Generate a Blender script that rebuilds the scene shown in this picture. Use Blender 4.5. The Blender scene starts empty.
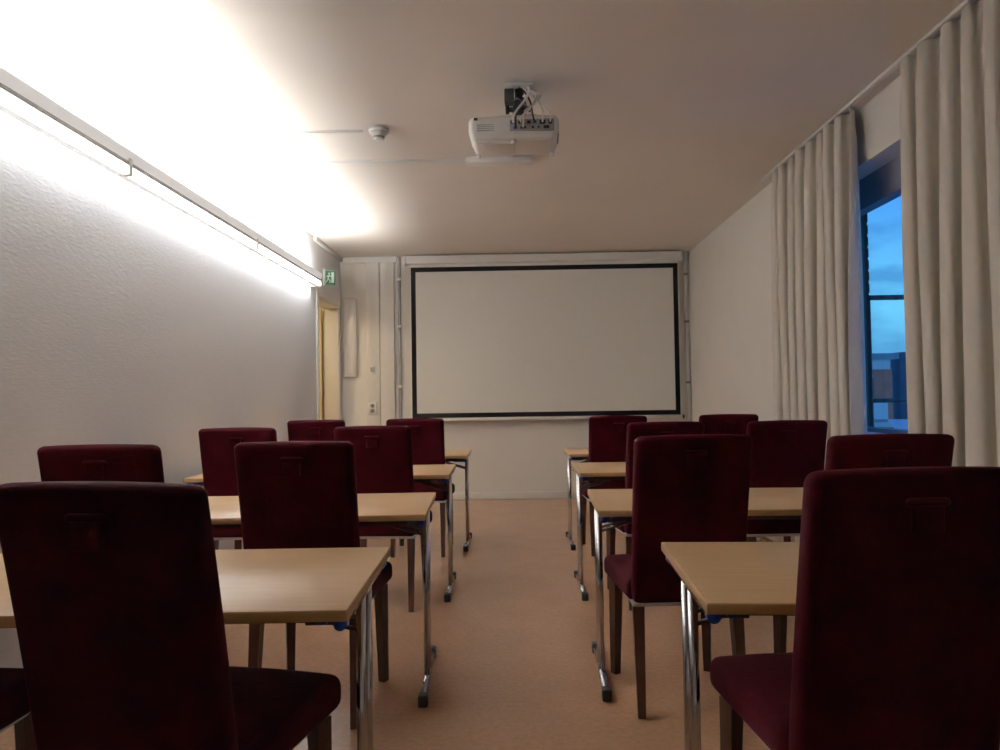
import bpy, bmesh, math, random
from mathutils import Matrix, Vector, Euler
random.seed(3)
scene = bpy.context.scene
scene.view_settings.view_transform = 'Standard'
scene.view_settings.gamma = 1.22

# ------------------------------------------------------------------ materials
def new_mat(name):
    m = bpy.data.materials.new(name); m.use_nodes = True
    nt = m.node_tree
    return m, nt, nt.nodes["Principled BSDF"]

def simple(name, col, rough=0.5, metal=0.0, noise=0.0, nscale=20, bump=0.0, bscale=200, sheen=0.0, stretch=None, spec=None, glow=0.0, tint=None):
    m, nt, b = new_mat(name)
    b.inputs["Roughness"].default_value = rough
    b.inputs["Metallic"].default_value = metal
    if spec is not None: b.inputs["Specular IOR Level"].default_value = spec
    if glow:
        b.inputs["Emission Color"].default_value = (*col, 1); b.inputs["Emission Strength"].default_value = glow
    if sheen:
        b.inputs["Sheen Weight"].default_value = sheen
        b.inputs["Sheen Roughness"].default_value = 0.4
        if tint: b.inputs["Sheen Tint"].default_value = (*tint, 1)
    tc = nt.nodes.new("ShaderNodeTexCoord")
    mp = nt.nodes.new("ShaderNodeMapping")
    nt.links.new(tc.outputs["Object"], mp.inputs["Vector"])
    if stretch: mp.inputs["Scale"].default_value = stretch
    n = nt.nodes.new("ShaderNodeTexNoise"); n.inputs["Scale"].default_value = nscale
    n.inputs["Detail"].default_value = 5
    nt.links.new(mp.outputs[0], n.inputs["Vector"])
    r = nt.nodes.new("ShaderNodeValToRGB")
    r.color_ramp.elements[0].position = 0.3; r.color_ramp.elements[1].position = 0.7
    lo = [max(0, c*(1-noise)) for c in col]; hi = [min(1, c*(1+noise)) for c in col]
    r.color_ramp.elements[0].color = (*lo, 1); r.color_ramp.elements[1].color = (*hi, 1)
    nt.links.new(n.outputs["Fac"], r.inputs[0]); nt.links.new(r.outputs[0], b.inputs["Base Color"])
    if bump:
        n2 = nt.nodes.new("ShaderNodeTexNoise"); n2.inputs["Scale"].default_value = bscale
        n2.inputs["Detail"].default_value = 3
        nt.links.new(mp.outputs[0], n2.inputs["Vector"])
        bp = nt.nodes.new("ShaderNodeBump"); bp.inputs["Strength"].default_value = bump
        bp.inputs["Distance"].default_value = 0.01
        nt.links.new(n2.outputs["Fac"], bp.inputs["Height"]); nt.links.new(bp.outputs[0], b.inputs["Normal"])
    return m

def emis(name, col, st):
    m, nt, b = new_mat(name)
    b.inputs["Base Color"].default_value = (*col, 1)
    b.inputs["Emission Color"].default_value = (*col, 1)
    b.inputs["Emission Strength"].default_value = st
    return m

M = {}
M['wall'] = simple("wall_paint", (0.81, 0.775, 0.70), 0.85, noise=0.02, nscale=3, bump=0.06, bscale=120)
M['wallpaper'] = simple("woven_wallpaper", (0.72, 0.725, 0.74), 0.85, noise=0.02, nscale=18, bump=0.16, bscale=34, stretch=(1, 0.8, 3))
M['ceil'] = simple("ceiling_paint", (0.80, 0.74, 0.67), 0.9, noise=0.02, nscale=2)
M['trim'] = simple("white_trim", (0.74, 0.715, 0.66), 0.5, noise=0.01)
M['white'] = simple("white_plastic", (0.80, 0.79, 0.76), 0.4, noise=0.01)
M['fixture'] = simple("fixture_enamel_glow", (0.80, 0.79, 0.78), 0.5, noise=0.01, glow=0.42)  # slight emission added to brighten the housing, which catches little light
M['grey'] = simple("grey_plastic", (0.30, 0.30, 0.29), 0.5, noise=0.02)
M['black'] = simple("black_plastic", (0.008, 0.008, 0.009), 0.5, noise=0.1)
M['screen'] = simple("projection_fabric", (0.85, 0.84, 0.77), 0.9, noise=0.01)
M['border'] = simple("screen_border", (0.005, 0.005, 0.007), 0.8, noise=0.05, spec=0.2)
M['chrome'] = simple("chrome", (0.58, 0.58, 0.60), 0.18, metal=1.0, noise=0.02)
M['steel'] = simple("dark_steel", (0.08, 0.08, 0.09), 0.35, metal=0.8, noise=0.05)
M['blue'] = simple("blue_plastic", (0.008, 0.08, 0.50), 0.4, noise=0.05)
M['velvet'] = simple("burgundy_velvet", (0.028, 0.0013, 0.0038), 0.85, noise=0.30, nscale=9, bump=0.15, bscale=60, sheen=0.05, spec=0.05, tint=(0.8, 0.12, 0.2))
M['legwood'] = simple("dark_leg_wood", (0.055, 0.017, 0.008), 0.4, noise=0.3, nscale=14, stretch=(6, 6, 1))
M['piping'] = simple("seat_liner", (0.45, 0.42, 0.40), 0.8, noise=0.05)
M['curtain'] = simple("curtain_fabric", (0.68, 0.62, 0.53), 0.9, noise=0.03, nscale=30, bump=0.06, bscale=300, sheen=0.1)
M['wood'] = simple("beech_laminate", (0.63, 0.37, 0.17), 0.32, noise=0.08, nscale=10, stretch=(0.7, 14, 10))
M['woodedge'] = simple("beech_edge", (0.52, 0.29, 0.12), 0.5, noise=0.12, nscale=10, stretch=(1, 12, 12))
M['green'] = emis("exit_green", (0.02, 0.14, 0.06), 0.08)
M['signwhite'] = emis("exit_white", (0.6, 0.7, 0.6), 0.05)
M['winframe'] = simple("window_frame_paint", (0.20, 0.20, 0.23), 0.5, noise=0.03)
M['brick'] = simple("dark_brick", (0.05, 0.028, 0.022), 0.9, noise=0.3, nscale=12)
M['concrete'] = simple("concrete", (0.30, 0.30, 0.31), 0.9, noise=0.1, nscale=4)
M['facade'] = simple("facade_white", (0.85, 0.78, 0.72), 0.8, noise=0.06, nscale=1)
M['facadebrick'] = simple("facade_brick", (0.80, 0.16, 0.07), 0.8, noise=0.15, nscale=2)
M['facadeglass'] = simple("facade_glass", (0.05, 0.07, 0.12), 0.2, noise=0.1)
M['snow'] = simple("snow", (0.92, 0.90, 0.88), 0.9, noise=0.08, nscale=0.15)
M['hill'] = simple("forest_hill", (0.02, 0.035, 0.06), 0.95, noise=0.4, nscale=0.06)
M['door'] = simple("door_paint", (0.74, 0.62, 0.40), 0.5, noise=0.03)
M['corr'] = simple("corridor_paint", (0.78, 0.65, 0.42), 0.8, noise=0.02)
M['tube_up'] = emis("fluorescent_uplight", (1.0, 0.96, 0.91), 285)
M['tube_dn'] = emis("fluorescent_diffuser", (1.0, 0.97, 0.93), 8)
M['tube_back'] = emis("fluorescent_backlight", (0.95, 0.97, 1.0), 72)
M['corrlamp'] = emis("corridor_lamp_glow", (1.0, 0.76, 0.42), 55)

def floor_mat():
    m, nt, b = new_mat("linoleum")
    b.inputs["Roughness"].default_value = 0.26
    b.inputs["Specular IOR Level"].default_value = 0.45
    tc = nt.nodes.new("ShaderNodeTexCoord")
    n1 = nt.nodes.new("ShaderNodeTexNoise"); n1.inputs["Scale"].default_value = 45; n1.inputs["Detail"].default_value = 6
    n2 = nt.nodes.new("ShaderNodeTexNoise"); n2.inputs["Scale"].default_value = 4; n2.inputs["Detail"].default_value = 4
    nt.links.new(tc.outputs["Object"], n1.inputs["Vector"]); nt.links.new(tc.outputs["Object"], n2.inputs["Vector"])
    r1 = nt.nodes.new("ShaderNodeValToRGB")
    r1.color_ramp.elements[0].position = 0.3; r1.color_ramp.elements[0].color = (0.44, 0.225, 0.12, 1)
    r1.color_ramp.elements[1].position = 0.7; r1.color_ramp.elements[1].color = (0.52, 0.285, 0.16, 1)
    r2 = nt.nodes.new("ShaderNodeValToRGB")
    r2.color_ramp.elements[0].position = 0.3; r2.color_ramp.elements[0].color = (0.88, 0.88, 0.88, 1)
    r2.color_ramp.elements[1].position = 0.7; r2.color_ramp.elements[1].color = (1, 1, 1, 1)
    nt.links.new(n1.outputs["Fac"], r1.inputs[0]); nt.links.new(n2.outputs["Fac"], r2.inputs[0])
    mx = nt.nodes.new("ShaderNodeMixRGB"); mx.blend_type = 'MULTIPLY'; mx.inputs[0].default_value = 1
    nt.links.new(r1.outputs[0], mx.inputs[1]); nt.links.new(r2.outputs[0], mx.inputs[2])
    nt.links.new(mx.outputs[0], b.inputs["Base Color"])
    return m
M['floor'] = floor_mat()

def glass_mat():
    m, nt, b = new_mat("window_glass")
    out = nt.nodes["Material Output"]
    tr = nt.nodes.new("ShaderNodeBsdfTransparent"); gl = nt.nodes.new("ShaderNodeBsdfGlossy")
    gl.inputs["Roughness"].default_value = 0.02
    fr = nt.nodes.new("ShaderNodeFresnel"); fr.inputs[0].default_value = 1.3
    ml = nt.nodes.new("ShaderNodeMath"); ml.operation = 'MULTIPLY'; ml.inputs[1].default_value = 0.2
    mx = nt.nodes.new("ShaderNodeMixShader")
    nt.links.new(fr.outputs[0], ml.inputs[0]); nt.links.new(ml.outputs[0], mx.inputs[0])
    nt.links.new(tr.outputs[0], mx.inputs[1]); nt.links.new(gl.outputs[0], mx.inputs[2])
    nt.links.new(mx.outputs[0], out.inputs[0])
    return m
M['glass'] = glass_mat()

# ------------------------------------------------------------------ mesh builder
class MB:
    def __init__(s, name):
        s.name = name; s.bm = bmesh.new(); s.mats = []
    def mi(s, key):
        if key not in s.mats: s.mats.append(key)
        return s.mats.index(key)
    def merge(s, t, mat, smooth):
        i = s.mi(mat)
        for f in t.faces: f.material_index = i; f.smooth = smooth
        me = bpy.data.meshes.new("tmp"); t.to_mesh(me); t.free()
        s.bm.from_mesh(me); bpy.data.meshes.remove(me)
    def box(s, x0, x1, y0, y1, z0, z1, mat, bevel=0, seg=2, fn=None, cuts=0, rot=None):
        t = bmesh.new(); bmesh.ops.create_cube(t, size=1)
        for v in t.verts:
            v.co = Vector(((x0+x1)/2+v.co.x*(x1-x0), (y0+y1)/2+v.co.y*(y1-y0), (z0+z1)/2+v.co.z*(z1-z0)))
        if bevel:
            bmesh.ops.bevel(t, geom=list(t.edges)+list(t.verts), offset=bevel, segments=seg, profile=0.5, affect='EDGES')
        if cuts:
            for ax, (a, b) in enumerate(((x0, x1), (y0, y1), (z0, z1))):
                nrm = [0, 0, 0]; nrm[ax] = 1
                for k in range(1, cuts):
                    p = [0, 0, 0]; p[ax] = a+(b-a)*k/cuts
                    if abs(b-a) < 0.12: continue
                    bmesh.ops.bisect_plane(t, geom=list(t.verts)+list(t.edges)+list(t.faces), plane_co=p, plane_no=nrm)
        if fn:
            for v in t.verts: v.co = fn(v.co.copy())
        if rot: t.transform(rot)
        s.merge(t, mat, bevel > 0)
    def cyl(s, p0, p1, r, mat, r2=None, seg=16, smooth=True, rotz=0):
        p0, p1 = Vector(p0), Vector(p1); d = p1-p0
        t = bmesh.new()
        bmesh.ops.create_cone(t, cap_ends=True, segments=seg, radius1=r, radius2=r if r2 is None else r2, depth=d.length)
        q = d.to_track_quat('Z', 'Y')
        t.transform(Matrix.Translation((p0+p1)/2) @ q.to_matrix().to_4x4() @ Matrix.Rotation(rotz, 4, 'Z'))
        s.merge(t, mat, smooth)
        return s
    def path(s, pts, r, mat, seg=10):
        P = [Vector(p) for p in pts]; Q = []
        n = len(P)
        for i in range(n-1):
            a, b, c, d = P[max(i-1, 0)], P[i], P[i+1], P[min(i+2, n-1)]
            for k in range(6):
                u = k/6
                Q.append(0.5*((2*b)+(c-a)*u+(2*a-5*b+4*c-d)*u*u+(-a+3*b-3*c+d)*u**3))
        Q.append(P[-1])
        t = bmesh.new(); rings = []
        for i, q in enumerate(Q):
            d = (Q[min(i+1, len(Q)-1)]-Q[max(i-1, 0)]).normalized()
            up = Vector((0, 0, 1)) if abs(d.z) < 0.95 else Vector((1, 0, 0))
            a = d.cross(up).normalized(); b = d.cross(a)
            rings.append([t.verts.new(q+r*(math.cos(2*math.pi*k/seg)*a+math.sin(2*math.pi*k/seg)*b)) for k in range(seg)])
        for i in range(len(rings)-1):
            for k in range(seg):
                t.faces.new((rings[i][k], rings[i][(k+1) % seg], rings[i+1][(k+1) % seg], rings[i+1][k]))
        t.faces.new(rings[0]); t.faces.new(rings[-1][::-1])
        bmesh.ops.recalc_face_normals(t, faces=t.faces)
        s.merge(t, mat, True)
    def prism(s, poly, y0, y1, mat):
        t = bmesh.new()
        a = [t.verts.new((x, y0, z)) for x, z in poly]; b = [t.verts.new((x, y1, z)) for x, z in poly]
        t.faces.new(a); t.faces.new(b[::-1])
        n = len(poly)
        for i in range(n): t.faces.new((a[i], b[i], b[(i+1) % n], a[(i+1) % n]))
        bmesh.ops.recalc_face_normals(t, faces=t.faces)
        s.merge(t, mat, False)
    def mesh(s):
        me = bpy.data.meshes.new(s.name); s.bm.to_mesh(me); s.bm.free()
        for k in s.mats: me.materials.append(M[k])
        return me
    def obj(s, loc=(0, 0, 0), rz=0):
        return place(s.name, s.mesh(), loc, rz)

def place(name, me, loc=(0, 0, 0), rz=0):
    o = bpy.data.objects.new(name, me); scene.collection.objects.link(o)
    o.location = loc; o.rotation_euler = (0, 0, rz)
    return o

# ------------------------------------------------------------------ room shell
XL, XR, YB, YF, H = -1.99, 2.06, -2.2, 8.69, 2.83
T = 0.25
b = MB("floor"); b.box(XL-T, XR+T, YB-T, YF+T, -0.2, 0, 'floor'); b.obj()
b = MB("ceiling"); b.box(XL-T, XR+T, YB-T, YF+T, H, H+0.2, 'ceil'); b.obj()
b = MB("wall_back"); b.box(XL-T, XR+T, YF, YF+T, 0, H, 'wall'); b.obj()
b = MB("wall_front"); b.box(XL-T, XR+T, YB-T, YB, 0, H, 'wall'); b.obj()
D0, D1, DZ = 7.63, 8.55, 2.24
TL = 0.16
b = MB("wall_left")
b.box(XL-TL, XL, YB, D0, 0, H, 'wallpaper'); b.box(XL-TL, XL, D1, YF, 0, H, 'wallpaper'); b.box(XL-TL, XL, D0, D1, DZ, H, 'wallpaper')
b.obj()
W0, W1, WZ0, WZ1 = 2.62, 5.15, 0.90, 2.50
b = MB("wall_right")
b.box(XR, XR+T, YB, W0, 0, H, 'wall'); b.box(XR, XR+T, W1, YF, 0, H, 'wall')
b.box(XR, XR+T, W0, W1, 0, WZ0, 'wall'); b.box(XR, XR+T, W0, W1, WZ1, H, 'wall')
b.obj()
b = MB("baseboard_back"); b.box(XL, XR, YF-0.015, YF, 0, 0.08, 'trim', 0.004); b.obj()
b = MB("baseboard_left"); b.box(XL, XL+0.015, YB, D0-0.08, 0, 0.08, 'trim', 0.004); b.obj()
b = MB("baseboard_right"); b.box(XR-0.015, XR, YB, YF-0.015, 0, 0.08, 'trim', 0.004); b.obj()
b = MB("trim_door")
b.box(XL-TL-0.01, XL+0.008, D0, D0+0.02, 0, DZ-0.02, 'trim', 0.003); b.box(XL-TL-0.01, XL+0.008, D1-0.02, D1, 0, DZ-0.02, 'trim', 0.003)
b.box(XL-TL-0.01, XL+0.008, D0, D1, DZ-0.02, DZ, 'trim', 0.003)
b.box(XL, XL+0.018, D0-0.06, D0, 0, DZ+0.06, 'trim', 0.004); b.box(XL, XL+0.018, D1, D1+0.06, 0, DZ+0.06, 'trim', 0.004)
b.box(XL, XL+0.018, D0, D1, DZ, DZ+0.06, 'trim', 0.004)
b.obj()
b = MB("door_1")
dx = XL-TL-0.02
b.box(dx-0.86, dx, D1-0.065, D1-0.025, 0.01, DZ-0.03, 'door', 0.004)
b.box(dx-0.74, dx-0.13, D1-0.072, D1-0.06, 0.25, 0.95, 'door', 0.004)
b.box(dx-0.74, dx-0.13, D1-0.072, D1-0.06, 1.15, 2.05, 'door', 0.004)
b.cyl((dx-0.79, D1-0.065, 1.03), (dx-0.79, D1-0.11, 1.03), 0.011, 'chrome')
b.cyl((dx-0.80, D1-0.11, 1.03), (dx-0.67, D1-0.11, 1.03), 0.009, 'chrome')
b.obj()
b = MB("wall_corridor")
b.box(-3.7, -3.6, 6.6, 10.0, 0, 2.5, 'corr'); b.box(-3.7, XL-TL, 10.0, 10.1, 0, 2.5, 'corr'); b.box(-3.7, XL-TL, 6.5, 6.6, 0, 2.5, 'corr')
b.box(XL-TL-0.01, XL-TL, YF+T, 10.0, 0, 2.5, 'corr')
b.obj()
b = MB("floor_corridor"); b.box(-3.7, XL-T, 6.5, 10.1, -0.2, 0, 'floor'); b.obj()
b = MB("ceiling_corridor"); b.box(-3.7, XL-TL, 6.5, 10.1, 2.5, 2.6, 'corr'); b.obj()
b = MB("corridor_ceiling_lamp"); b.cyl((-2.8, 7.6, 2.44), (-2.8, 7.6, 2.5), 0.17, 'white', seg=32); b.cyl((-2.8, 7.6, 2.41), (-2.8, 7.6, 2.44), 0.15, 'corrlamp', seg=32); b.obj()
b = MB("trim_left"); b.box(XL, XL+0.03, 7.5, YF, H-0.05, H, 'trim', 0.006); b.obj()

def bx(x): return x*0.971
def bz(z): return 1.17+(z-1.17)*0.971-0.035
b = MB("trim_column")
b.box(bx(-2.0), bx(-1.37), YF-0.03, YF, H-0.07, H, 'trim', 0.006)
b.box(bx(-1.74), bx(-1.58), YF-0.035, YF, 0.08, H-0.07, 'trim', 0.005)
b.box(bx(-1.57), bx(-1.40), YF-0.05, YF, 0.08, H-0.07, 'trim', 0.005)
b.obj()
def conduit(x0, w, m1, m2):
    b = MB("cable_conduit"); b.box(x0, x0+w, YF-0.025, YF-0.001, 0.08, H-0.001, m1, 0.004)
    for z in (0.6, 1.3, 2.0, 2.55): b.box(x0-0.008, x0+w+0.008, YF-0.030, YF-0.001, z, z+0.03, m2, 0.003)
    b.obj()
conduit(bx(-1.36), 0.035, 'grey', 'white')
conduit(XR-0.055, 0.035, 'white', 'grey')
b = MB("wall_panel_board"); b.box(bx(-2.02), bx(-1.85), YF-0.05, YF, bz(1.47), bz(2.42), 'trim', 0.02, 4); b.box(bx(-1.99), bx(-1.88), YF-0.054, YF-0.045, bz(1.52), bz(2.37), 'white', 0.003); b.obj()
def plate(name, x, z, w, h, socket):
    b = MB(name)
    b.box(x-w/2, x+w/2, YF-0.055, YF-0.034, z-h/2, z+h/2, 'white', 0.005, 3)
    if socket:
        for dz in (-0.03, 0.03):
            b.cyl((x, YF-0.058, z+dz), (x, YF-0.052, z+dz), 0.024, 'grey', seg=20)
            b.cyl((x-0.008, YF-0.060, z+dz), (x-0.008, YF-0.056, z+dz), 0.004, 'black', seg=8)
            b.cyl((x+0.008, YF-0.060, z+dz), (x+0.008, YF-0.056, z+dz), 0.004, 'black', seg=8)
    else:
        b.box(x-w*0.3, x+w*0.3, YF-0.060, YF-0.05, z-h*0.3, z+h*0.3, 'grey', 0.002)
    b.obj()
plate("wall_socket", bx(-1.67), bz(1.10), 0.10, 0.14, True)
plate("light_switch", bx(-1.67), bz(1.56), 0.06, 0.09, False)

b = MB("exit_sign")
ez = 2.395; ey = 7.9
b.box(XL, XL+0.12, ey, ey+0.025, ez, ez+0.15, 'green', 0.003)
b.box(XL, XL+0.02, ey-0.04, ey+0.065, ez-0.02, ez+0.17, 'white', 0.003)
b.box(XL+0.085, XL+0.11, ey-0.005, ey-0.0005, ez+0.02, ez+0.13, 'signwhite')
b.cyl((XL+0.062, ey-0.006, ez+0.118), (XL+0.062, ey-0.0005, ez+0.118), 0.009, 'signwhite', seg=12)
def lim(a, c, r=0.005): b.cyl((XL+a[0]-0.012, ey-0.004, ez+a[1]), (XL+c[0]-0.012, ey-0.004, ez+c[1]), r, 'signwhite', seg=6)
lim((0.07, 0.10), (0.06, 0.06), 0.007); lim((0.06, 0.06), (0.085, 0.045)); lim((0.085, 0.045), (0.08, 0.02)); lim((0.06, 0.06), (0.045, 0.035)); lim((0.045, 0.035), (0.035, 0.02))
lim((0.07, 0.10), (0.09, 0.085)); lim((0.07, 0.10), (0.045, 0.085))
b.obj()

# ------------------------------------------------------------------ wall light fixture
fx = MB("fluorescent_wall_light")
F0, F1, FZ = 1.80, 7.36, 2.33
x0 = XL
fx.prism([(x0+0.03, FZ+0.03), (x0+0.11, FZ+0.03), (x0+0.125, FZ+0.085), (x0+0.115, FZ+0.085), (x0+0.10, FZ+0.045), (x0+0.03, FZ+0.045)], F0, F1, 'fixture')
fx.prism([(x0+0.108, FZ+0.012), (x0+0.118, FZ+0.012), (x0+0.118, FZ+0.03), (x0+0.108, FZ+0.03)], F0, F1, 'grey')
fx.prism([(x0+0.075, FZ-0.020), (x0+0.110, FZ+0.008), (x0+0.108, FZ+0.03), (x0+0.07, FZ+0.03)], F0+0.02, F1-0.02, 'tube_dn')
fx.prism([(x0+0.05, FZ-0.038), (x0+0.082, FZ-0.032), (x0+0.078, FZ-0.018), (x0+0.06, FZ+0.03), (x0+0.045, FZ+0.03)], F0, F1, 'fixture')
fx.prism([(x0+0.036, FZ-0.02), (x0+0.049, FZ-0.02), (x0+0.045, FZ+0.029), (x0+0.036, FZ+0.029)], F0+0.02, F1-0.02, 'tube_back')
seams = [F0, 3.65, 5.50, F1]
for i in range(3):
    a, c = seams[i]+0.06, seams[i+1]-0.06
    fx.cyl((x0+0.07, a, FZ+0.060), (x0+0.07, c, FZ+0.060), 0.009, 'tube_up', seg=10)
    for yy in (a-0.03, c+0.005): fx.cyl((x0+0.07, yy, FZ+0.060), (x0+0.07, yy+0.025, FZ+0.060), 0.0105, 'grey', seg=10)
for yy in seams:
    fx.box(x0+0.0, x0+0.120, yy-0.015, yy+0.015, FZ-0.036, FZ+0.05, 'trim', 0.002)
for yy in (2.75, 4.6, 6.45):
    fx.box(x0+0.0, x0+0.035, yy-0.02, yy+0.02, FZ-0.01, FZ+0.04, 'trim')
fx.obj()

# ------------------------------------------------------------------ window + outside
b = MB("window_1")
gx = XR+0.17; WH = 2.31
b.box(gx-0.03, gx+0.05, W0, W1, WH, WZ1, 'winframe'); b.box(gx-0.03, gx+0.05, W0, W1, WZ0, WZ0+0.05, 'winframe')
b.box(gx-0.03, gx+0.05, W1-0.06, W1, WZ0+0.05, WH, 'winframe'); b.box(gx-0.03, gx+0.05, W0, W0+0.06, WZ0+0.05, WH, 'winframe')
b.box(gx-0.02, gx+0.04, 3.35, 3.41, WZ0+0.05, WH, 'winframe')
b.box(gx+0.005, gx+0.011, W0+0.06, W1-0.06, WZ0+0.05, WH, 'glass')
b.obj()
b = MB("window_sill"); b.box(XR-0.02, gx-0.03, W0+0.003, W1-0.003, WZ0+0.001, WZ0+0.025, 'trim', 0.004); b.obj()
b = MB("balcony_screen")
sy = 5.2
b.box(XR+T, XR+T+0.13, sy-0.06, sy+0.2, -0.2, 3.1, 'brick')
for k in range(40): b.box(XR+T+0.125, XR+T+0.134, sy-0.065, sy-0.01, -0.15+k*0.08, -0.09+k*0.08, 'brick')
b.cyl((XR+T+0.1, sy, 1.82), (4.1, sy, 1.82), 0.018, 'steel'); b.cyl((XR+T+0.1, sy, 1.11), (4.1, sy, 1.11), 0.015, 'steel')
for x in (2.46, 4.1): b.cyl((x, sy, -0.1), (x, sy, 1.83), 0.016, 'steel')
b.obj()
b = MB("balcony_slab"); b.box(XR+T, 4.2, 1.0, 5.6, -0.3, -0.1, 'concrete'); b.obj()
b = MB("apartment_building")
bx0, bx1, by0, by1 = 13.6, 19.0, 38, 50
b.box(bx0, bx1, by0, by1, -12, 2.8, 'facade'); b.box(bx0-0.2, bx1+0.3, by0-0.3, by1+0.3, 2.8, 3.1, 'concrete')
for fl in range(5):
    z = -11.8+fl*2.9
    b.box(bx0+0.4, bx0+2.6, by0-0.1, by0+0.1, z, z+2.5, 'facadebrick')
    b.box(bx1-0.9, bx1+0.02, by0-0.1, by0+0.1, z, z+2.5, 'facadebrick')
    for k in range(3):
        xx = bx0+0.5+k*1.5
        b.box(xx, xx+0.9, by0-0.14, by0, z+0.9, z+2.1, 'facadeglass')
        b.box(xx-0.06, xx+0.96, by0-0.16, by0-0.1, z+2.1, z+2.2, 'facade')
    b.box(bx0+2.9, bx1-0.9, by0-1.4, by0, z-0.1, z+0.05, 'concrete'); b.box(bx0+2.9, bx1-0.9, by0-1.45, by0-1.38, z+0.05, z+1.0, 'facade')
    for k in range(4): b.box(bx1, bx1+0.1, by0+0.8+k*2.9, by0+2.2+k*2.9, z+0.8, z+2.2, 'facadeglass')
b.obj()
b = MB("snowy_ground"); b.box(-120, 600, -60, 600, -13, -12, 'snow'); b.obj()
t = bmesh.new(); rows = []
for i in range(40):
    u = i/39
    row = []
    for j in range(6):
        v = j/5
        hgt = (16+9*math.sin(u*5.0+0.6)+4*math.sin(u*17)+2*math.sin(u*41))*math.sin(v*math.pi*0.5)
        row.append(t.verts.new((60+u*420, 430+v*60-u*230, -12+hgt*1.5)))
    rows.append(row)
for i in range(39):
    for j in range(5): t.faces.new((rows[i][j], rows[i+1][j], rows[i+1][j+1], rows[i][j+1]))
b = MB("forested_hill"); b.merge(t, 'hill', True); b.obj()

# ------------------------------------------------------------------ curtains
CX = 1.965
b = MB("curtain_rail"); b.box(CX-0.018, CX+0.018, 0.6, 5.8, H-0.018, H, 'white', 0.003)
b.obj()
def curtain(y0, y1, n, seed):
    rnd = random.Random(seed)
    ph = [rnd.uniform(-0.9, 0.9) for _ in range(n+2)]
    am = [rnd.uniform(0.7, 1.15) for _ in range(n+2)]
    t = bmesh.new(); NU, NV = n*24, 30; grid = []
    zt, zb = H-0.03, 0.04
    for j in range(NV+1):
        v = j/NV; z = zt+(zb-zt)*v; row = []
        for i in range(NU+1):
            u = i/NU; k = u*n; k0 = int(k); fr = k-k0; fr = fr*fr*(3-2*fr)
            p = ph[k0]*(1-fr)+ph[k0+1]*fr; a = am[k0]*(1-fr)+am[k0+1]*fr
            th = 2*math.pi*k+p*min(1, v*2.2)
            amp = (0.040+0.016*min(1, v*3))*a
            x = CX+amp*math.sin(th)+0.006*math.sin(th*0.37+v*4+seed)
            y = y0+(y1-y0)*u-0.028*math.sin(2*th)*min(1, 0.5+v)+0.014*math.sin(v*3+u*9+seed)
            if v < 0.05: x = CX+(x-CX)*0.8
            row.append(t.verts.new((x, y, z)))
        grid.append(row)
    for j in range(NV):
        for i in range(NU): t.faces.new((grid[j][i], grid[j][i+1], grid[j+1][i+1], grid[j+1][i]))
    b = MB("curtain"); b.merge(t, 'curtain', True)
    for k in range(n+1):
        yy = y0+(y1-y0)*k/n
        b.cyl((CX, yy, H-0.045), (CX, yy, H-0.0185), 0.004, 'white', seg=8)
    o = b.obj()
    sm = o.modifiers.new("thickness", 'SOLIDIFY'); sm.thickness = 0.003
curtain(4.30, 5.54, 8, 1)
curtain(2.28, 3.69, 9, 5)

# ------------------------------------------------------------------ projection screen
b = MB("projection_screen")
SX0, SX1, SZ0, SZ1, SY = bx(-1.19), bx(1.97), bz(0.975), bz(2.765), YF-0.09
hz0 = bz(2.80); hz1 = min(H-0.005, bz(2.90))
b.box(SX0-0.05, SX1+0.02, SY-0.05, YF-0.032, hz0, hz1, 'white', 0.012, 3)
b.box(SX0-0.075, SX0-0.05, SY-0.055, YF-0.032, hz0-0.01, hz1, 'trim', 0.004); b.box(SX1+0.02, SX1+0.045, SY-0.055, YF-0.032, hz0-0.01, hz1, 'trim', 0.004)
for x in (SX0+0.2, SX1-0.25): b.box(x, x+0.05, YF-0.035, YF-0.001, hz0+0.01, hz1, 'steel')
b.box(SX0-0.01, SX1+0.01, SY, SY+0.003, SZ0-0.01, hz0+0.01, 'screen')
bw = 0.055
b.box(SX0, SX1, SY-0.002, SY+0.001, SZ1-bw, SZ1, 'border'); b.box(SX0, SX1, SY-0.002, SY+0.001, SZ0, SZ0+bw, 'border')
b.box(SX0, SX0+bw, SY-0.002, SY+0.001, SZ0+bw, SZ1-bw, 'border'); b.box(SX1-bw, SX1, SY-0.002, SY+0.001, SZ0+bw, SZ1-bw, 'border')
b.cyl((SX0-0.03, SY, SZ0-0.022), (SX1+0.03, SY, SZ0-0.022), 0.017, 'white', seg=14)
for x in (SX0-0.035, SX1+0.02): b.cyl((x, SY, SZ0-0.022), (x+0.02, SY, SZ0-0.022), 0.021, 'black', seg=14)
b.obj()

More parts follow.
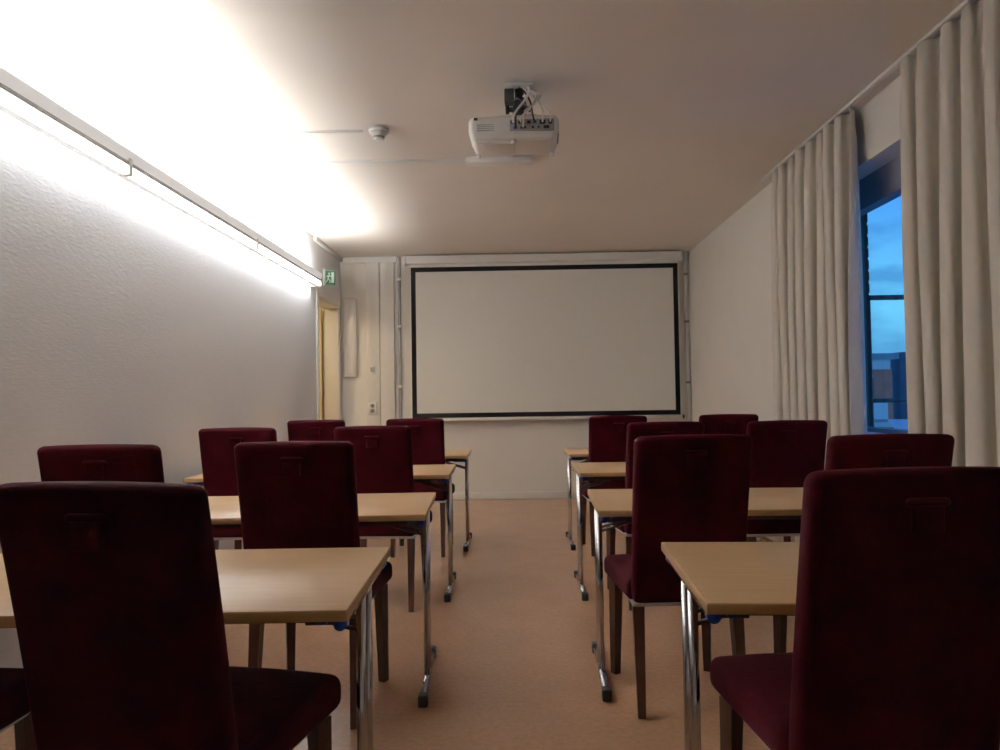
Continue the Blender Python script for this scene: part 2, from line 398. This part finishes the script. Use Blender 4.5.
# ------------------------------------------------------------------ projector
PZ = 2.572
b = MB("ceiling_projector")
def pf(v):
    if v.z < -0.02: v.x *= 0.95; v.y *= 0.96
    v.y += -0.02*(v.x/0.24)**2 * (1 if v.y > 0 else -1)
    return v
b.box(-0.235, 0.235, -0.155, 0.155, -0.065, 0.06, 'white', 0.03, 5, fn=pf, cuts=8)
b.box(-0.20, 0.20, -0.12, 0.12, -0.070, -0.060, 'white', 0.004)
b.box(-0.17, 0.00, -0.09, 0.08, -0.074, -0.066, 'white', 0.003)
for x, y in ((-0.2, 0.1), (0.2, 0.1), (0.0, -0.12)): b.cyl((x, y, -0.065), (x, y, -0.085), 0.013, 'white')
b.box(-0.02, 0.21, -0.156, -0.135, -0.030, 0.030, 'grey', 0.004)
for i, (x, z, w, h) in enumerate(((0.0, 0.012, .03, .012), (0.04, 0.012, .03, .012), (0.08, 0.012, .018, .014), (0.11, 0.012, .018, .014), (0.15, 0.010, .03, .02), (0.19, 0.010, .02, .02), (0.01, -0.015, .02, .012), (0.05, -0.015, .03, .010), (0.10, -0.015, .012, .012), (0.13, -0.015, .012, .012), (0.17, -0.015, .03, .014))):
    b.box(x-w/2, x+w/2, -0.162, -0.15, z-h/2, z+h/2, 'black' if i % 3 else 'blue', 0.001)
for k in range(4): b.box(-0.19, -0.10, -0.1555, -0.14, -0.022+k*0.010, -0.021+k*0.010, 'grey')
for k in range(8): b.box(0.224, 0.2365, -0.08+k*0.02, -0.077+k*0.02, -0.03, 0.03, 'grey')
b.cyl((0.10, 0.12, 0.0), (0.10, 0.18, 0.0), 0.048, 'grey', seg=28); b.cyl((0.10, 0.17, 0.0), (0.10, 0.185, 0.0), 0.036, 'black', seg=28)
b.box(-0.205, -0.185, -0.157, -0.14, 0.034, 0.044, 'black', 0.002)
zc = H-PZ; mxo = 0.03
b.box(-0.09+mxo, 0.09+mxo, -0.07, 0.07, 0.075, 0.083, 'black')
for sx, sy2 in ((-1, -1), (1, -1), (1, 1), (-1, 1)):
    b.box(mxo+min(0, sx*0.14), mxo+max(0, sx*0.14), sy2*0.06-0.012, sy2*0.06+0.012, 0.070, 0.077, 'steel'); b.cyl((mxo+sx*0.13, sy2*0.06, 0.05), (mxo+sx*0.13, sy2*0.06, 0.08), 0.008, 'chrome')
b.cyl((mxo, 0, 0.08), (mxo, 0, zc-0.01), 0.024, 'black'); b.box(mxo-0.035, mxo+0.035, -0.04, 0.04, 0.10, 0.18, 'black', 0.006)
b.cyl((mxo-0.06, 0, 0.14), (mxo+0.06, 0, 0.14), 0.014, 'steel'); b.cyl((mxo-0.075, 0, 0.14), (mxo-0.055, 0, 0.14), 0.024, 'black')
b.box(mxo-0.075, mxo+0.075, -0.075, 0.075, zc-0.012, zc, 'white', 0.003)
b.box(mxo-0.08, mxo-0.03, -0.03, 0.03, zc-0.09, zc-0.012, 'black', 0.005)
def cab(pts, m='white', r=0.0045): b.path(pts, r, m, 8)
cab([(0.04, -0.02, zc-0.01), (0.10, -0.06, 0.21), (0.12, -0.12, 0.16), (0.09, -0.17, 0.08), (0.04, -0.185, 0.03), (0.04, -0.16, 0.012)])
cab([(0.05, 0.0, zc-0.01), (0.14, -0.05, 0.20), (0.13, -0.13, 0.13), (0.15, -0.19, 0.06), (0.15, -0.16, 0.01)])
cab([(0.04, 0.0, zc-0.01), (0.08, -0.09, 0.22), (0.07, -0.16, 0.14), (0.01, -0.19, 0.05), (0.0, -0.16, 0.012)], 'white', 0.006)
cab([(0.03, -0.03, zc-0.01), (0.06, -0.08, 0.20), (0.09, -0.14, 0.12), (0.10, -0.19, 0.04), (0.11, -0.16, 0.012)], 'black')
cab([(0.07, 0.02, zc-0.01), (0.12, -0.02, 0.18), (0.17, -0.10, 0.10), (0.19, -0.18, 0.05), (0.19, -0.16, 0.01)], 'white')
cab([(0.0, -0.03, 0.18), (0.03, -0.10, 0.16), (0.07, -0.12, 0.10), (0.02, -0.17, 0.07), (0.01, -0.16, -0.015)], 'black', 0.005)
cab([(0.05, -0.03, 0.20), (0.13, -0.09, 0.18), (0.10, -0.10, 0.12), (0.06, -0.18, 0.06), (0.05, -0.16, -0.015)], 'white', 0.005)
po = b.obj((0.03, 3.98, PZ), math.radians(-2))

b = MB("ceiling_cable_trunking")
TY = 5.15
b.box(XL, -0.25, TY-0.015, TY+0.015, H-0.018, H, 'white', 0.002); b.box(-0.27, 0.16, TY-0.055, TY+0.055, H-0.045, H, 'white', 0.006)
b.box(-0.30, -0.20, TY-0.045, TY+0.045, H-0.035, H, 'white', 0.004)
b.box(0.0, 0.025, 4.06, TY-0.05, H-0.016, H, 'white', 0.002)
b.obj()
DY = 4.56
b = MB("ceiling_cable_trunking"); b.box(XL, -0.90, DY-0.01, DY+0.01, H-0.014, H, 'white', 0.002); b.obj()
b = MB("smoke_detector")
b.cyl((-0.80, DY, H-0.018), (-0.80, DY, H), 0.062, 'white', seg=36)
b.cyl((-0.80, DY, H-0.045), (-0.80, DY, H-0.018), 0.040, 'white', r2=0.056, seg=36)
b.cyl((-0.80, DY, H-0.058), (-0.80, DY, H-0.045), 0.030, 'grey', r2=0.036, seg=36)
b.cyl((-0.80, DY, H-0.066), (-0.80, DY, H-0.058), 0.022, 'white', r2=0.034, seg=36)
b.obj()

# ------------------------------------------------------------------ chair
def chair_mesh():
    b = MB("upholstered_chair")
    HC = 1.020
    def lean(z): 
        h = max(0, z-0.45); return -0.10*(h/0.58)-0.02*(h/0.58)**2
    def backfn(v):
        h = (v.z-0.40)/(HC-0.40)
        v.x *= 0.985+0.02*h
        v.z += 0.005*(1-(v.x/0.21)**2)*(1 if h > 0.9 else 0)
        front = v.y > 0.033
        v.y += lean(v.z)
        v.y += (0.004 if front else -0.010)*(1-(v.x/0.21)**2)*math.sin(min(1, max(0, h))*math.pi)
        return v
    b.box(-0.21, 0.21, 0, 0.066, 0.405, HC, 'velvet', 0.024, 4, fn=backfn, cuts=12)
    def seatfn(v):
        k = (v.y-0.04)/0.45
        v.x *= 0.96+0.06*max(0, min(1, k))
        if v.z > 0.46: v.z += 0.014*(1-(v.x/0.23)**2)*math.sin(max(0, min(1, k))*math.pi)
        if k > 0.5: v.y += 0.015*(1-(v.x/0.23)**2)
        return v
    b.box(-0.23, 0.23, 0.045, 0.49, 0.405, 0.49, 'velvet', 0.028, 4, fn=seatfn, cuts=8)
    b.box(-0.205, 0.205, 0.01, 0.47, 0.395, 0.41, 'piping', 0.003)
    zt = HC-0.070
    yb = lean(zt)-0.012
    b.path([(-0.034, yb+0.012, zt+0.010), (-0.030, yb-0.003, zt+0.014), (0, yb-0.008, zt+0.015), (0.030, yb-0.003, zt+0.014), (0.034, yb+0.012, zt+0.010)], 0.008, 'velvet', 8)
    b.box(-0.030, 0.030, yb-0.003, yb+0.012, zt-0.045, zt+0.01, 'velvet', 0.005, 2)
    for sx in (-1, 1):
        b.cyl((sx*0.182, 0.045, 0.40), (sx*0.186, 0.0, 0.0), 0.030, 'legwood', r2=0.020, seg=4, smooth=False, rotz=math.pi/4)
        b.cyl((sx*0.190, 0.435, 0.40), (sx*0.196, 0.447, 0.0), 0.030, 'legwood', r2=0.021, seg=4, smooth=False, rotz=math.pi/4)
    return b.mesh()
cm = chair_mesh()
chairs = [
    (-0.745, 1.33, -10), (-1.42, 1.34, 0),
    (-0.765, 2.59, -2), (-1.445, 2.57, 0),
    (-0.76, 4.04, -3), (-1.51, 4.06, 0),
    (-0.715, 5.44, -1), (-1.44, 5.44, 0),
    (0.755, 1.40, 3),
    (0.635, 2.66, 3), (1.275, 2.54, 2),
    (0.815, 4.04, 6), (1.45, 3.98, 2),
    (0.755, 5.42, 3), (1.55, 5.40, 0),
]
for x, y, a in chairs:
    place("upholstered_chair", cm, (x, y+0.11, 0.003), math.radians(a))

# ------------------------------------------------------------------ table
def table_mesh(W):
    b = MB("folding_table")
    D, Z = 0.66, 0.735
    b.box(0, W, 0, D, Z-0.024, Z-0.002, 'woodedge', 0.002)
    b.box(0.001, W-0.001, 0.001, D-0.001, Z-0.006, Z, 'wood', 0.0015)
    b.box(0.10, W-0.10, 0.10, 0.125, Z-0.054, Z-0.024, 'steel'); b.box(0.10, W-0.10, D-0.125, D-0.10, Z-0.054, Z-0.024, 'steel')
    for s in (0, 1):
        def X(v): return v if s == 0 else W-v
        xl = X(0.022)
        b.cyl((xl, 0.05, 0.026), (xl, D-0.05, 0.026), 0.015, 'chrome')
        for yy in (0.035, D-0.085): b.box(xl-0.019, xl+0.019, yy, yy+0.05, 0.0, 0.046, 'black', 0.008, 3)
        for yy in (D/2-0.045, D/2+0.045): b.cyl((xl, yy, 0.03), (xl, yy, Z-0.045), 0.0125, 'chrome')
        b.box(min(xl-0.010, xl+0.010), max(xl-0.010, xl+0.010), D/2-0.05, D/2+0.05, 0.12, 0.14, 'chrome', 0.003)
        b.cyl((xl, 0.06, Z-0.040), (xl, D-0.06, Z-0.040), 0.0125, 'chrome')
        for yy in (0.09, D-0.13): b.box(min(xl, X(0.11)), max(xl, X(0.11)), yy, yy+0.04, Z-0.058, Z-0.024, 'steel', 0.003)
        for yy in (D/2-0.045, D/2+0.045):
            b.cyl((xl, yy, Z-0.13), (X(0.20), yy, Z-0.075), 0.006, 'steel'); b.cyl((X(0.20), yy, Z-0.075), (X(0.34), yy, Z-0.03), 0.006, 'steel')
        b.cyl((X(0.20), D/2-0.06, Z-0.075), (X(0.20), D/2+0.06, Z-0.075), 0.008, 'steel')
        for yy in (0.035, D-0.06):
            b.cyl((xl, yy, Z-0.040), (xl, yy+0.028, Z-0.040), 0.014, 'blue')
            b.box(X(0.06)-0.010, X(0.06)+0.010, yy-0.005, yy+0.02, Z-0.040, Z-0.024, 'blue', 0.003)
    return b.mesh()
TW = 1.52
tm = table_mesh(TW)
for x, y, a, side in ((-0.350, 1.56, 1.5, 'L'), (-0.335, 2.83, 2.5, 'L'), (-0.37, 4.29, 1, 'L'), (-0.355, 5.70, 0, 'L'),
                (0.398, 1.585, -3, 'R'), (0.32, 2.87, -2, 'R'), (0.375, 4.29, 0, 'R'), (0.42, 5.70, 0, 'R')):
    ar = math.radians(a)
    if side == 'L': x -= TW*math.cos(ar); y -= TW*math.sin(ar)
    place("folding_table", tm, (x, y, 0), ar)

# ------------------------------------------------------------------ world
w = bpy.data.worlds.new("dusk_sky"); scene.world = w; w.use_nodes = True
nt = w.node_tree; bg = nt.nodes["Background"]
tc = nt.nodes.new("ShaderNodeTexCoord"); sp = nt.nodes.new("ShaderNodeSeparateXYZ")
nt.links.new(tc.outputs["Generated"], sp.inputs[0])
r = nt.nodes.new("ShaderNodeValToRGB"); cr = r.color_ramp
cr.elements[0].position = 0.0; cr.elements[0].color = (0.04, 0.20, 0.50, 1)
cr.elements[1].position = 0.5; cr.elements[1].color = (0.02, 0.08, 0.36, 1)
e = cr.elements.new(0.10); e.color = (0.09, 0.48, 0.86, 1)
e = cr.elements.new(0.22); e.color = (0.04, 0.27, 0.82, 1)
nt.links.new(sp.outputs["Z"], r.inputs[0])
n = nt.nodes.new("ShaderNodeTexNoise"); n.inputs["Scale"].default_value = 9; n.inputs["Detail"].default_value = 6
mp = nt.nodes.new("ShaderNodeMapping"); mp.inputs["Scale"].default_value = (1, 1, 3)
nt.links.new(tc.outputs["Generated"], mp.inputs[0]); nt.links.new(mp.outputs[0], n.inputs["Vector"])
r2 = nt.nodes.new("ShaderNodeValToRGB"); r2.color_ramp.elements[0].position = 0.38; r2.color_ramp.elements[0].color = (0.5, 0.56, 0.68, 1)
r2.color_ramp.elements[1].position = 0.56; r2.color_ramp.elements[1].color = (1.0, 1.0, 1.0, 1)
nt.links.new(n.outputs["Fac"], r2.inputs[0])
mx = nt.nodes.new("ShaderNodeMixRGB"); mx.blend_type = 'MULTIPLY'; mx.inputs[0].default_value = 1
nt.links.new(r.outputs[0], mx.inputs[1]); nt.links.new(r2.outputs[0], mx.inputs[2]); nt.links.new(mx.outputs[0], bg.inputs[0])
bg.inputs[1].default_value = 1.45

# ------------------------------------------------------------------ camera
cam = bpy.data.cameras.new("camera"); co = bpy.data.objects.new("camera", cam); scene.collection.objects.link(co)
cam.sensor_width = 36; cam.lens = 27.0; cam.clip_start = 0.02; cam.clip_end = 2000
Rm = Matrix.Rotation(math.radians(0.95), 4, 'Z') @ Matrix.Rotation(math.radians(90+1.72), 4, 'X') @ Matrix.Rotation(math.radians(-0.85), 4, 'Z')
co.matrix_world = Matrix.Translation((0, 0, 1.17)) @ Rm
scene.camera = co
